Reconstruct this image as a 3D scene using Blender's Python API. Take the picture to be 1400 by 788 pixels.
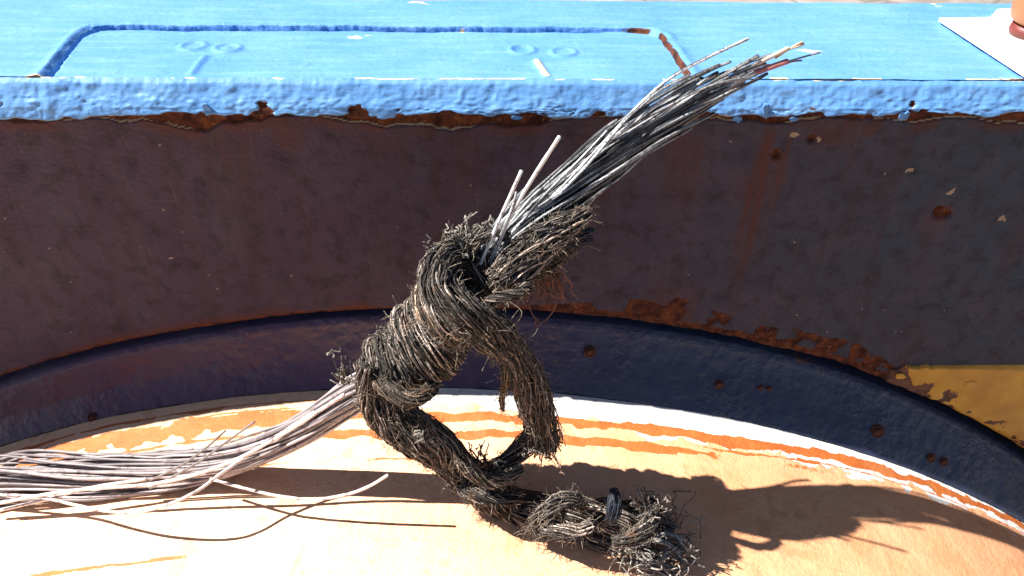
import bpy, math, random
import numpy as np
from mathutils import Vector, Matrix

random.seed(7)
RNG = np.random.default_rng(7)
scene = bpy.context.scene
for o in list(bpy.data.objects):
    bpy.data.objects.remove(o)

# ------------------------------------------------------------------ camera
PITCH, ROLL, DIST, HFOV = math.radians(37.0), math.radians(1.0), 0.55, math.radians(65.0)
FW = np.array([0, math.cos(PITCH), -math.sin(PITCH)])
UP0 = np.array([0, math.sin(PITCH), math.cos(PITCH)])
RT0 = np.array([1.0, 0, 0])
RT = RT0 * math.cos(ROLL) + UP0 * math.sin(ROLL)
UP = -RT0 * math.sin(ROLL) + UP0 * math.cos(ROLL)
CAM = -DIST * FW
cd = bpy.data.cameras.new('camera')
cd.angle = HFOV
cd.clip_start, cd.clip_end = 0.01, 500.0
cam = bpy.data.objects.new('camera', cd)
scene.collection.objects.link(cam)
cam.matrix_world = Matrix((
    (RT[0], UP[0], -FW[0], CAM[0]),
    (RT[1], UP[1], -FW[1], CAM[1]),
    (RT[2], UP[2], -FW[2], CAM[2]),
    (0, 0, 0, 1)))
scene.camera = cam

# ------------------------------------------------------------------ light
SUN = Vector((-0.64, 0.012, 0.77)).normalized()
world = bpy.data.worlds.new('World')
scene.world = world
world.use_nodes = True
wn = world.node_tree.nodes
sky = wn.new('ShaderNodeTexSky')
sky.sky_type = 'NISHITA'
sky.sun_disc = False
sky.dust_density = 0.4
sky.air_density = 0.65
sky.sun_elevation = math.asin(SUN.z)
sky.sun_rotation = math.atan2(SUN.x, SUN.y)
wn['Background'].inputs['Strength'].default_value = 0.05
world.node_tree.links.new(sky.outputs[0], wn['Background'].inputs['Color'])
sl = bpy.data.lights.new('sun', 'SUN')
sl.energy = 5.0
sl.angle = math.radians(0.5)
sl.color = (1.0, 0.955, 0.90)
so = bpy.data.objects.new('sun', sl)
scene.collection.objects.link(so)
so.rotation_euler = SUN.to_track_quat('Z', 'Y').to_euler()
so.location = (-1.5, 0.1, 2)
scene.view_settings.view_transform = 'Standard'
scene.view_settings.look = 'None'
scene.view_settings.gamma = 1.0
scene.view_settings.use_curve_mapping = False
scene.view_settings.exposure = 1.3
scene.cycles.max_bounces = 8
scene.cycles.diffuse_bounces = 4

# ------------------------------------------------------------------ layout of the place (metres)
YAW = math.radians(2.0)                      # rail and wall stand slightly askew to the drum
RC, RS = math.cos(YAW), math.sin(YAW)
WALL_CX, WALL_CZ, WALL_R = -0.055, -0.862, 0.8445      # arched cut-out of the wall plate
DR_CX, DR_CZ, DR_R = -0.05, -0.938, 0.864              # drum barrel
RAIL_Z = 0.154
GROUND_Z = DR_CZ - DR_R
FPX = 700 / math.tan(HFOV / 2)

def ray(u, v):
    return FW * FPX + RT * (u - 700) + UP * (394 - v)
def P(u, v, y):                              # point on the upright plane y
    d = ray(u, v); return CAM + d * ((y - CAM[1]) / d[1])
def PZ(u, v, z):
    d = ray(u, v); return CAM + d * ((z - CAM[2]) / d[2])
def to_rail(p):                              # world -> frame of rail and wall
    return np.array([p[0] * RC + p[1] * RS, -p[0] * RS + p[1] * RC, p[2]])
def PW(u, v, dy=0.0):                        # pixel -> wall frame, on the wall face
    d = ray(u, v); n = np.array([-RS, RC, 0])
    return to_rail(CAM + d * ((dy - CAM @ n) / (d @ n)))
def drum_z(x, h=0.0):
    return DR_CZ + math.sqrt((DR_R + h) ** 2 - (x - DR_CX) ** 2)
def PD(u, v, h=0.0):                         # pixel -> drum barrel raised by h
    d = ray(u, v)
    lo, hi = 0.0, 0.002
    f = lambda t: math.hypot(CAM[0] + d[0] * t - DR_CX, CAM[2] + d[2] * t - DR_CZ) - DR_R - h
    for t in np.linspace(1e-5, 0.0012, 400):
        if f(t) < 0:
            hi = t; break
        lo = t
    for _ in range(40):
        m = (lo + hi) / 2
        if f(m) > 0: lo = m
        else: hi = m
    return CAM + d * lo

# ------------------------------------------------------------------ noise
def _hash(ix, iy, iz, seed):
    h = (ix.astype(np.int64) * 374761393 + iy.astype(np.int64) * 668265263 + iz.astype(np.int64) * 2147483647 + seed * 974634777) & 0xFFFFFFFF
    h = ((h ^ (h >> 13)) * 1274126177) & 0xFFFFFFFF
    h = ((h ^ (h >> 16)) * 2246822519) & 0xFFFFFFFF
    return ((h ^ (h >> 15)) & 0xFFFFFF) / float(0xFFFFFF)
def vnoise(x, y, z=0.0, seed=0):
    flat0 = np.ndim(z) == 0 and float(z) == 0.0
    x, y, z = np.broadcast_arrays(np.asarray(x, float), np.asarray(y, float), np.asarray(z, float))
    ix, iy, iz = np.floor(x), np.floor(y), np.floor(z)
    fx, fy, fz = x - ix, y - iy, z - iz
    fx = fx * fx * (3 - 2 * fx); fy = fy * fy * (3 - 2 * fy); fz = fz * fz * (3 - 2 * fz)
    r = 0
    for dx in (0, 1):
        for dy in (0, 1):
            for dz in ((0,) if flat0 else (0, 1)):
                w = (fx if dx else 1 - fx) * (fy if dy else 1 - fy) * (fz if dz else 1 - fz)
                r = r + w * _hash(ix + dx, iy + dy, iz + dz, seed)
    return r
def fbm(x, y, z=0.0, seed=0, octv=4, gain=0.5):
    s, a, t = 0, 1.0, 0
    f = 1.0
    for i in range(octv):
        s = s + a * vnoise(np.asarray(x) * f, np.asarray(y) * f, np.asarray(z) * f, seed + i * 17)
        t += a; a *= gain; f *= 2.03
    return s / t
def sstep(a, b, x):
    t = np.clip((x - a) / (b - a), 0, 1)
    return t * t * (3 - 2 * t)

# ------------------------------------------------------------------ mesh helpers
def link(name, me, mat, parent=None):
    o = bpy.data.objects.new(name, me)
    scene.collection.objects.link(o)
    if mat is not None:
        me.materials.append(mat)
    if parent is not None:
        o.parent = parent
    return o
def raw_mesh(name, V, F, cols=None, smooth=True):
    me = bpy.data.meshes.new(name)
    V = np.asarray(V, dtype=np.float32); F = np.asarray(F, dtype=np.int32)
    k = F.shape[1]
    me.vertices.add(len(V)); me.vertices.foreach_set('co', V.ravel())
    me.loops.add(F.size); me.loops.foreach_set('vertex_index', F.ravel())
    me.polygons.add(len(F))
    me.polygons.foreach_set('loop_start', np.arange(0, F.size, k, dtype=np.int32))
    me.polygons.foreach_set('loop_total', np.full(len(F), k, dtype=np.int32))
    me.polygons.foreach_set('use_smooth', np.full(len(F), smooth))
    me.update(calc_edges=True)
    if cols is not None:
        a = me.color_attributes.new('m', 'FLOAT_COLOR', 'POINT')
        c = np.ones((len(V), 4), dtype=np.float32); c[:, :cols.shape[1]] = cols
        a.data.foreach_set('color', c.ravel())
    me.validate()
    return me
def grid_mesh(name, X, Y, Z, cols=None, flip=False):
    n, m = X.shape
    V = np.stack([X, Y, Z], -1).reshape(-1, 3)
    i = np.arange(n * m).reshape(n, m)
    a, b, c, d = i[:-1, :-1].ravel(), i[1:, :-1].ravel(), i[1:, 1:].ravel(), i[:-1, 1:].ravel()
    F = np.stack([a, d, c, b] if flip else [a, b, c, d], -1)
    return raw_mesh(name, V, F, None if cols is None else cols.reshape(n * m, -1))

def tubes(name, items, sides=5):
    """items: list of (points Nx3, radii N, colour Nx3 or 3). One mesh."""
    VV, FF, CC = [], [], []
    off = 0
    ang = np.linspace(0, 2 * math.pi, sides, endpoint=False)
    ca, sa = np.cos(ang), np.sin(ang)
    for pts, rad, col in items:
        pts = np.asarray(pts, float); n = len(pts)
        if n < 2: continue
        rad = np.broadcast_to(np.asarray(rad, float), (n,))
        T = np.gradient(pts, axis=0)
        T /= (np.linalg.norm(T, axis=1, keepdims=True) + 1e-12)
        ref = np.array([0.31, 0.83, 0.46]) if abs(T[:, 1]).mean() < .8 else np.array([.9, .1, .3])
        N = np.cross(T, ref); N /= (np.linalg.norm(N, axis=1, keepdims=True) + 1e-9)
        B = np.cross(T, N)
        ring = pts[:, None, :] + rad[:, None, None] * (N[:, None, :] * ca[None, :, None] + B[:, None, :] * sa[None, :, None])
        VV.append(ring.reshape(-1, 3))
        col = np.asarray(col, float)
        if col.ndim == 3:
            CC.append(col.reshape(-1, 3)); col = col[:, 0]
        else:
            col = np.broadcast_to(col, (n, 3)); CC.append(np.repeat(col, sides, 0))
        i = np.arange(n * sides).reshape(n, sides) + off
        j = np.roll(i, -1, 1)
        FF.append(np.stack([i[:-1], j[:-1], j[1:], i[1:]], -1).reshape(-1, 4))
        # end caps as extra tip vertices
        VV.append(np.array([pts[0] - T[0] * rad[0] * .5, pts[-1] + T[-1] * rad[-1] * .5]))
        CC.append(np.stack([col[0], col[-1]]))
        c0, c1 = off + n * sides, off + n * sides + 1
        FF.append(np.stack([np.full(sides, c0), j[0], i[0], np.full(sides, c0)], -1)[:, [0, 1, 2, 2]])
        FF.append(np.stack([np.full(sides, c1), i[-1], j[-1], j[-1]], -1))
        off += n * sides + 2
    V = np.concatenate(VV); F = np.concatenate(FF); C = np.concatenate(CC)
    me = bpy.data.meshes.new(name)
    tri = F[:, 2] == F[:, 3]
    Q, Tt = F[~tri], F[tri][:, :3]
    loops = np.concatenate([Q.ravel(), Tt.ravel()]).astype(np.int32)
    me.vertices.add(len(V)); me.vertices.foreach_set('co', V.astype(np.float32).ravel())
    me.loops.add(len(loops)); me.loops.foreach_set('vertex_index', loops)
    npoly = len(Q) + len(Tt)
    me.polygons.add(npoly)
    ls = np.concatenate([np.arange(len(Q)) * 4, len(Q) * 4 + np.arange(len(Tt)) * 3]).astype(np.int32)
    lt = np.concatenate([np.full(len(Q), 4), np.full(len(Tt), 3)]).astype(np.int32)
    me.polygons.foreach_set('loop_start', ls); me.polygons.foreach_set('loop_total', lt)
    me.polygons.foreach_set('use_smooth', np.full(npoly, True))
    me.update(calc_edges=True)
    a = me.color_attributes.new('m', 'FLOAT_COLOR', 'POINT')
    c4 = np.ones((len(V), 4), dtype=np.float32); c4[:, :3] = C
    a.data.foreach_set('color', c4.ravel())
    return me

def spline(ctrl, step=0.0025, extra=None):
    """Catmull-Rom through control points, resampled evenly; extra columns are interpolated along."""
    c = np.asarray(ctrl, float)
    c = np.vstack([2 * c[0] - c[1], c, 2 * c[-1] - c[-2]])
    out = []
    for i in range(1, len(c) - 2):
        p0, p1, p2, p3 = c[i - 1:i + 3]
        t = np.linspace(0, 1, 24, endpoint=False)[:, None]
        out.append(.5 * (2 * p1 + (p2 - p0) * t + (2 * p0 - 5 * p1 + 4 * p2 - p3) * t ** 2 + (3 * p1 - p0 - 3 * p2 + p3) * t ** 3))
    out.append(c[-2][None])
    q = np.vstack(out)
    s = np.r_[0, np.cumsum(np.linalg.norm(np.diff(q[:, :3], axis=0), axis=1))]
    n = max(4, int(s[-1] / step) + 1)
    si = np.linspace(0, s[-1], n)
    return np.stack([np.interp(si, s, q[:, k]) for k in range(q.shape[1])], -1), si
def frames(p):
    T = np.gradient(p, axis=0); T /= np.linalg.norm(T, axis=1, keepdims=True) + 1e-12
    N = np.zeros_like(p)
    a = np.cross(T[0], [0, 1, 0.2]); N[0] = a / np.linalg.norm(a)
    for i in range(1, len(p)):
        v = N[i - 1] - T[i] * (N[i - 1] @ T[i]); N[i] = v / (np.linalg.norm(v) + 1e-12)
    return T, N, np.cross(T, N)

def tag(o, label, cat, group=None):
    o['label'] = label; o['category'] = cat
    if group: o['group'] = group
def empty(name, loc=(0, 0, 0), rz=0):
    o = bpy.data.objects.new(name, None); scene.collection.objects.link(o)
    o.location = loc; o.rotation_euler = (0, 0, rz); o.empty_display_size = .02
    return o

# ------------------------------------------------------------------ materials
class NT:
    def __init__(s, name, rough=0.6, metal=0.0):
        s.m = bpy.data.materials.new(name); s.m.use_nodes = True
        s.t = s.m.node_tree; s.n = s.t.nodes; s.b = s.n['Principled BSDF']
        s.b.inputs['Roughness'].default_value = rough; s.b.inputs['Metallic'].default_value = metal
        s.co = s.n.new('ShaderNodeTexCoord').outputs['Object']
    def L(s, a, b): s.t.links.new(a, b)
    def scaled(s, sc):
        v = s.n.new('ShaderNodeMapping'); v.inputs['Scale'].default_value = sc
        s.L(s.co, v.inputs['Vector']); return v.outputs[0]
    def noise(s, scale, detail=4, rough=.55, vec=None, dist=0.0):
        t = s.n.new('ShaderNodeTexNoise'); t.inputs['Scale'].default_value = scale
        t.inputs['Detail'].default_value = detail; t.inputs['Roughness'].default_value = rough
        t.inputs['Distortion'].default_value = dist
        s.L(vec or s.co, t.inputs['Vector']); return t.outputs['Fac']
    def voro(s, scale, feature='F1', vec=None):
        t = s.n.new('ShaderNodeTexVoronoi'); t.feature = feature; t.inputs['Scale'].default_value = scale
        s.L(vec or s.co, t.inputs['Vector']); return t.outputs['Distance']
    def rng(s, x, a, b, c=0.0, d=1.0):
        t = s.n.new('ShaderNodeMapRange'); t.inputs[1].default_value = a; t.inputs[2].default_value = b
        t.inputs[3].default_value = c; t.inputs[4].default_value = d
        s.L(x, t.inputs[0]); return t.outputs[0]
    def math(s, op, a, b):
        t = s.n.new('ShaderNodeMath'); t.operation = op
        for i, q in enumerate((a, b)):
            if isinstance(q, (int, float)): t.inputs[i].default_value = q
            else: s.L(q, t.inputs[i])
        return t.outputs[0]
    def mix(s, f, a, b, mode='MIX'):
        t = s.n.new('ShaderNodeMix'); t.data_type = 'RGBA'; t.blend_type = mode
        for i, q in ((0, f), (6, a), (7, b)):
            if isinstance(q, (int, float)): t.inputs[i].default_value = q
            elif isinstance(q, tuple): t.inputs[i].default_value = (*q, 1)
            else: s.L(q, t.inputs[i])
        return t.outputs[2]
    def attr(s):
        t = s.n.new('ShaderNodeAttribute'); t.attribute_name = 'm'
        p = s.n.new('ShaderNodeSeparateColor'); s.L(t.outputs['Color'], p.inputs[0])
        return t.outputs['Color'], p.outputs
    def bump(s, h, strength=.5, dist=.001):
        t = s.n.new('ShaderNodeBump'); t.inputs['Strength'].default_value = strength
        t.inputs['Distance'].default_value = dist; s.L(h, t.inputs['Height'])
        s.L(t.outputs[0], s.b.inputs['Normal'])
    def done(s, col, rough=None):
        if isinstance(col, tuple): s.b.inputs['Base Color'].default_value = (*col, 1)
        else: s.L(col, s.b.inputs['Base Color'])
        if rough is not None: s.L(rough, s.b.inputs['Roughness'])
        return s.m

def rust_col(k, sc=180):
    a = k.mix(k.rng(k.noise(sc, 6), .35, .65), (.026, .009, .007), (.125, .040, .017))
    return k.mix(k.rng(k.noise(sc * 2.7, 4), .6, .75), a, (.24, .10, .045))

def m_blue():
    k = NT('blue_deck_paint', .48)
    _, ch = k.attr()
    base = k.mix(k.rng(k.noise(14, 5), .3, .7), (.080, .235, .52), (.125, .300, .60))
    streak = k.noise(1.0, 5, .6, k.scaled((18, 150, 60)))
    base = k.mix(k.rng(streak, .45, .75, 0, .5), base, (.20, .38, .60))
    base = k.mix(k.rng(k.noise(420, 3), .62, .74, 0, .2), base, (.35, .50, .68))
    base = k.mix(k.rng(k.noise(5, 4), .5, .75, 0, .5), base, (.075, .20, .46))
    base = k.mix(k.rng(k.noise(70, 6, .7), .66, .76, 0, .35), base, (.30, .28, .26))
    fine = k.noise(260, 5)
    r = k.rng(k.math('ADD', ch[0], k.math('MULTIPLY', k.math('SUBTRACT', fine, .5), .5)), .42, .55)
    p = k.rng(k.math('ADD', ch[1], k.math('MULTIPLY', k.math('SUBTRACT', fine, .5), .6)), .4, .6)
    c = k.mix(p, base, (.62, .50, .34))
    c = k.mix(r, c, rust_col(k))
    c = k.mix(ch[2], c, (.05, .17, .40))
    k.bump(k.math('ADD', k.math('MULTIPLY', k.noise(300, 5), .6), k.math('MULTIPLY', k.noise(1.0, 4, .6, k.scaled((60, 500, 300))), .5)), .5, .0012)
    k.b.inputs['Specular IOR Level'].default_value = .25
    return k.done(c, k.rng(r, 0, 1, .55, .9))
def m_wall():
    k = NT('dark_wall_paint', .55)
    _, ch = k.attr()
    big = k.noise(7, 5)
    sx = k.n.new('ShaderNodeSeparateXYZ'); k.L(k.co, sx.inputs[0])
    side = k.rng(k.math('ADD', sx.outputs[0], k.math('MULTIPLY', big, .3)), .0, .45)
    base = k.mix(side, (.048, .026, .052), (.028, .044, .070))
    base = k.mix(k.rng(k.noise(30, 6), .35, .7, 0, .6), base, (.062, .052, .072))
    base = k.mix(k.rng(k.noise(75, 6, .65), .48, .68, 0, .7), base, (.011, .009, .014))
    base = k.mix(k.rng(k.noise(1.0, 5, .6, k.scaled((55, 55, 6))), .52, .75, 0, .6), base, (.042, .019, .018))
    base = k.mix(k.rng(k.noise(900, 2), .60, .78, 0, .35), base, (.12, .11, .11))
    base = k.mix(k.rng(k.noise(1.0, 6, .7, k.scaled((240, 60, 22))), .60, .72, 0, .5), base, (.10, .085, .085))
    sp = k.voro(85)
    base = k.mix(k.math('MULTIPLY', k.rng(k.math('ADD', sp, k.math('MULTIPLY', k.noise(600, 3), .12)), .10, .13, 1, 0), k.rng(k.noise(24, 2), .5, .56)), base, (.24, .20, .16))
    fine = k.noise(330, 5)
    r = k.rng(k.math('ADD', ch[0], k.math('MULTIPLY', k.math('SUBTRACT', fine, .5), .6)), .4, .55)
    p = k.rng(k.math('ADD', ch[1], k.math('MULTIPLY', k.math('SUBTRACT', fine, .5), .7)), .45, .6)
    c = k.mix(ch[2], base, (.075, .024, .020))
    c = k.mix(r, c, rust_col(k, 140))
    c = k.mix(p, c, (.30, .23, .16))
    k.bump(k.math('ADD', k.math('ADD', k.noise(350, 6), k.math('MULTIPLY', k.noise(60, 5), .7)), k.math('MULTIPLY', r, .8)), .7, .0014)
    k.b.inputs['Specular IOR Level'].default_value = .2
    return k.done(c, k.rng(r, 0, 1, .6, .95))
def m_yellow():
    k = NT('yellow_paint', .5)
    _, ch = k.attr()
    base = k.mix(k.rng(k.noise(40, 5), .3, .7), (.40, .20, .02), (.60, .34, .035))
    fine = k.noise(300, 5)
    r = k.rng(k.math('ADD', ch[0], k.math('MULTIPLY', k.math('SUBTRACT', fine, .5), .7)), .42, .55)
    c = k.mix(r, base, rust_col(k))
    k.bump(k.noise(200, 5), .5, .0015)
    return k.done(c)
def m_drum():
    k = NT('worn_drum_paint', .62)
    _, ch = k.attr()
    base = k.mix(k.rng(k.noise(26, 6), .3, .72), (.84, .43, .23), (.76, .34, .16))
    sx = k.n.new('ShaderNodeSeparateXYZ'); k.L(k.co, sx.inputs[0])
    cream = k.rng(k.math('ADD', sx.outputs[0], k.math('MULTIPLY', k.math('SUBTRACT', k.noise(11, 5), .5), .5)), -.05, .22, .8, 0)  # paler towards the left: glare of the sunny side painted in
    base = k.mix(cream, base, (.86, .58, .37))
    base = k.mix(k.rng(k.noise(1.0, 5, .6, k.scaled((20, 90, 20))), .5, .72, 0, .4), base, (.80, .46, .26))
    base = k.mix(k.rng(k.noise(1.0, 6, .7, k.scaled((14, 420, 14))), .60, .70, 0, .55), base, (.62, .26, .10))
    base = k.mix(k.rng(k.noise(800, 3), .64, .72, 0, .5), base, (.46, .22, .10))
    base = k.mix(k.rng(k.noise(190, 4), .55, .75, 0, .4), base, (.60, .27, .10))
    fine = k.noise(300, 5)
    o = k.rng(k.math('ADD', ch[0], k.math('MULTIPLY', k.math('SUBTRACT', fine, .5), .55)), .42, .56)
    w = k.rng(k.math('ADD', ch[1], k.math('MULTIPLY', k.math('SUBTRACT', fine, .5), .5)), .42, .56)
    org = k.mix(k.rng(k.noise(60, 5), .3, .7), (.46, .105, .020), (.54, .16, .035))
    c = k.mix(w, base, k.mix(k.rng(k.noise(170, 4), .6, .7), (.78, .76, .72), (.50, .46, .40)))
    c = k.mix(o, c, org)
    c = k.mix(ch[2], c, (.46, .19, .075))
    k.bump(k.math('ADD', k.math('ADD', k.noise(170, 6), k.math('MULTIPLY', w, .5)), k.math('MULTIPLY', k.noise(600, 3), .6)), .55, .0013)
    return k.done(c)
def m_flange():
    k = NT('navy_flange_paint', .42)
    sx = k.n.new('ShaderNodeSeparateXYZ'); k.L(k.co, sx.inputs[0])
    side = k.rng(k.math('ADD', sx.outputs[0], k.math('MULTIPLY', k.noise(9, 4), .25)), -.12, .30)
    base = k.mix(side, (.070, .022, .056), (.032, .042, .082))
    base = k.mix(k.rng(k.noise(70, 6), .42, .66, 0, .35), base, (.028, .025, .070))
    base = k.mix(k.math('MULTIPLY', k.rng(k.noise(160, 5), .54, .7, 0, .8), k.rng(k.noise(13, 3), .45, .62)), base, (.07, .072, .066))  # grey-green patches: highlights painted into the flange colour
    base = k.mix(k.rng(k.noise(1.0, 5, .7, k.scaled((70, 70, 300))), .6, .74, 0, .5), base, (.10, .085, .10))
    base = k.mix(k.rng(k.noise(38, 6), .66, .72, 0, .9), base, (.15, .055, .025))
    k.bump(k.math('MULTIPLY', k.math('ADD', k.noise(260, 4), k.math('MULTIPLY', k.noise(120, 2), 1.2)), k.rng(k.noise(16, 3), .38, .62, .25, 1)), .55, .0024)
    return k.done(base)
def m_wire():
    k = NT('weathered_wire', .62)
    col, ch = k.attr()
    g = k.noise(480, 4, .65)
    c = k.mix(k.rng(g, .34, .46), (.018, .020, .028), col)
    c = k.mix(k.rng(k.noise(110, 5), .60, .74), c, k.mix(1.0, col, (.14, .14, .17), 'MULTIPLY'))
    k.bump(k.noise(900, 3), .8, .0012)
    return k.done(c)
def m_smooth_wire():
    k = NT('pale_wire', .5)
    col, ch = k.attr()
    c = k.mix(k.rng(k.noise(150, 6, .65), .53, .64, 0, .85), col, (.12, .085, .08))
    k.bump(k.noise(600, 3), .4, .0006)
    return k.done(c)
def m_rope():
    k = NT('frayed_rope_fibre', .9)
    col, ch = k.attr()
    c = k.mix(k.rng(k.noise(950, 4, .65), .42, .60), k.mix(.75, col, (.06, .045, .035), 'MULTIPLY'), col)
    c = k.mix(k.rng(k.noise(90, 4), .62, .72, 0, .55), c, (.20, .10, .05))
    k.bump(k.noise(1400, 2), .7, .0006)
    return k.done(c)
def m_plain(name, col, rough=.7, sc=120, var=.35):
    k = NT(name, rough)
    c = k.mix(k.rng(k.noise(sc, 5), .3, .7), tuple(q * (1 - var) for q in col), col)
    k.bump(k.noise(sc * 2, 4), .4, .0008)
    return k.done(c)
def m_rust():
    k = NT('rust_scale', .92)
    c = rust_col(k, 170)
    k.bump(k.noise(330, 6), .9, .002)
    return k.done(c)
def m_ground():
    k = NT('quay_concrete', .9)
    c = k.mix(k.rng(k.noise(2.2, 6), .35, .65), (.20, .17, .14), (.33, .29, .25))
    c = k.mix(k.rng(k.voro(1.1, 'DISTANCE_TO_EDGE'), .0, .03, .7, 0), c, (.10, .09, .08))
    k.bump(k.noise(40, 5), .5, .01)
    return k.done(c)

MAT = dict(blue=m_blue(), wall=m_wall(), yellow=m_yellow(), drum=m_drum(), flange=m_flange(), wire=m_wire(),
           pwire=m_smooth_wire(), rope=m_rope(), rust=m_rust(), ground=m_ground(),
           black=m_plain('gap_shade_black', (.012, .012, .014)), white=m_plain('white_sheet', (.82, .82, .82), .5, 30, .03),
           orange=m_plain('orange_gloss', (.40, .15, .055), .4, 30, .1), shadow_red=m_plain('shadow_dark_red', (.18, .03, .02), .5),
           pink=m_plain('pink_insulation', (.50, .20, .18), .6), tan=m_plain('tan_fibre', (.58, .42, .28), .8),
           tar=m_plain('tarred_black', (.02, .024, .04), .55), scale=m_plain('grey_paint_scale', (.12, .095, .085), .8, 200, .5))

# ================================================================== SETTING
X = np.array([[-60, 60], [-60, 60]], float).T
gr = link('ground', raw_mesh('ground', [(-60, -60, GROUND_Z), (60, -60, GROUND_Z), (60, 60, GROUND_Z), (-60, 60, GROUND_Z)], [(0, 1, 2, 3)]), MAT['ground'])
gr['kind'] = 'structure'

# ------------------------------------------------------------------ blue rail
xa, xb_ = to_rail(PZ(62, 103, RAIL_Z))[0] - .008, to_rail(PZ(122, 33, RAIL_Z))[0] + .006
XS = np.unique(np.r_[np.linspace(-1.15, -.56, 60), np.linspace(-.56, .60, 1250), np.linspace(min(xa, xb_), max(xa, xb_), 130), np.linspace(to_rail(PZ(895, 40, RAIL_Z))[0] - .012, to_rail(PZ(944, 104, RAIL_Z))[0] + .004, 130), np.linspace(.60, 1.15, 60)])
rail = empty('blue_rail', (0, 0, 0), YAW)
tag(rail, 'thick blue painted steel rail with flaking lower edge above the dark wall', 'rail')
LIP_TOP = (-.0090, .1535)
LIP_BOT = (-.0165, .1285)
RAIL_BACK = .128

# top face as a height field: the top plate has a shallow rectangular recess open to the front
ybq = (to_rail(PZ(122, 33, RAIL_Z))[1] + to_rail(PZ(900, 42, RAIL_Z))[1]) / 2
ys = np.unique(np.r_[np.linspace(LIP_TOP[0], ybq - .004, 90), np.linspace(ybq - .004, ybq + .004, 34), np.linspace(ybq + .004, RAIL_BACK, 56)])
GX, GY = np.meshgrid(XS, ys, indexing='ij')
pl0, pl1 = to_rail(PZ(62, 103, RAIL_Z)), to_rail(PZ(122, 33, RAIL_Z))
pr1, pr0 = to_rail(PZ(900, 42, RAIL_Z)), to_rail(PZ(944, 104, RAIL_Z))
yb = (pl1[1] + pr1[1]) / 2
fy = np.clip((GY - pl0[1]) / (yb - pl0[1]), -1, 1.5)
xl = pl0[0] + (pl1[0] - pl0[0]) * fy
xr = pr0[0] + (pr1[0] - pr0[0]) * fy
wob = (fbm(GX * 160, GY * 160, 0, 3) - .5) * .0016
dxl, dxr, dyb = GX - xl, xr - GX, yb - GY + 0 * GX
cr = .016
inx = np.minimum(dxl, dxr)
sd = np.where((inx < cr) & (dyb < cr), cr - np.hypot(cr - np.minimum(inx, cr), cr - np.minimum(dyb, cr)), np.minimum(inx, dyb)) + wob
slope = np.where((dxl < dxr) & (dxl < dyb), .0045, .0003)
depth = sstep(0, 1, (sd + slope) / (slope + .0004))
Hh = RAIL_Z - .0026 * depth
notr = sstep(.03, .06, dxr)
Hh = Hh - .0045 * sstep(.0011, .0006, np.abs(sd - .0003)) * notr * (.4 + .9 * vnoise(GX * 70, GY * 70, 0, 12))
Hh = Hh + .0012 * np.exp(-((sd + .004) / .0035) ** 2) * (.5 + fbm(GX * 120, GY * 120, 0, 8))
Hh = Hh + (fbm(GX * 38, GY * 70, 0, 5, 4) - .5) * .0013 + (fbm(GX * 220, GY * 320, 0, 6, 2) - .5) * .00035
Hh = Hh + (vnoise(GX * 420, GY * 420, 0, 9) > .88) * .0003 * sstep(.5, .7, vnoise(GX * 30, GY * 30, 0, 10))
rust = np.zeros_like(GX); pale = np.zeros_like(GX)
for (u, v, kind) in ((265, 67, 0), (312, 70, 1), (714, 72, 2), (770, 75, 0)):
    c = to_rail(PZ(u, v, RAIL_Z - .004))
    d = np.hypot(GX - c[0], (GY - c[1]))
    Hh = Hh + .0013 * np.exp(-((d - .0072) / .0018) ** 2)
    if kind == 1: Hh = Hh + .0022 * np.exp(-((GX - c[0] - .001) / .004) ** 2 - ((GY - c[1] + .002) / .003) ** 2)
    if kind == 2: Hh = Hh - .0012 * np.exp(-(d / .005) ** 2)
for (a, b) in (((263, 105), (281, 82)), ((733, 88), (747, 108))):
    p, q = to_rail(PZ(*a, RAIL_Z - .004)), to_rail(PZ(*b, RAIL_Z - .004))
    e = q - p; t = np.clip(((GX - p[0]) * e[0] + (GY - p[1]) * e[1]) / (e[0] ** 2 + e[1] ** 2), 0, 1)
    d = np.hypot(GX - p[0] - e[0] * t, GY - p[1] - e[1] * t)
    Hh = Hh + .0016 * np.exp(-(d / .0022) ** 2)
    if a[0] > 500: pale = np.maximum(pale, .9 * np.exp(-(d / .0025) ** 2))
# the right hand edge of the recess is rusted through the paint
edge = np.exp(-(sd / .0017) ** 2)
rightside = sstep(.05, .0, np.abs(dxr)) * (dxr < dxl)
rust = np.maximum(rust, edge * rightside * .8 * sstep(.35, .5, fbm(GX * 90, GY * 90, 0, 14)))
pale = np.maximum(pale, np.exp(-((sd + .003) / .003) ** 2) * rightside * .3)
fr = np.exp(-((GY - LIP_TOP[0]) / .0022) ** 2)
rust = np.maximum(rust, fr * sstep(.45, .7, fbm(GX * 45, GY * 10, 0, 21)) * (.5 + .5 * sstep(.1, .16, GX)))
pale = np.maximum(pale, fr * sstep(.5, .62, fbm(GX * 60, GY * 10, 0, 22)) * .9)
sc = fbm(GX * 30, GY * 90, 0, 33, 4)
pale = np.maximum(pale, sstep(.78, .82, sc) * .6)
lilac = np.zeros_like(GX)
X3, Y3, Z3 = GX, GY, Hh
link('rail_top', grid_mesh('rail_top', X3, Y3, Z3, np.stack([rust, pale, lilac], -1)), MAT['blue'], rail)

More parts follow.
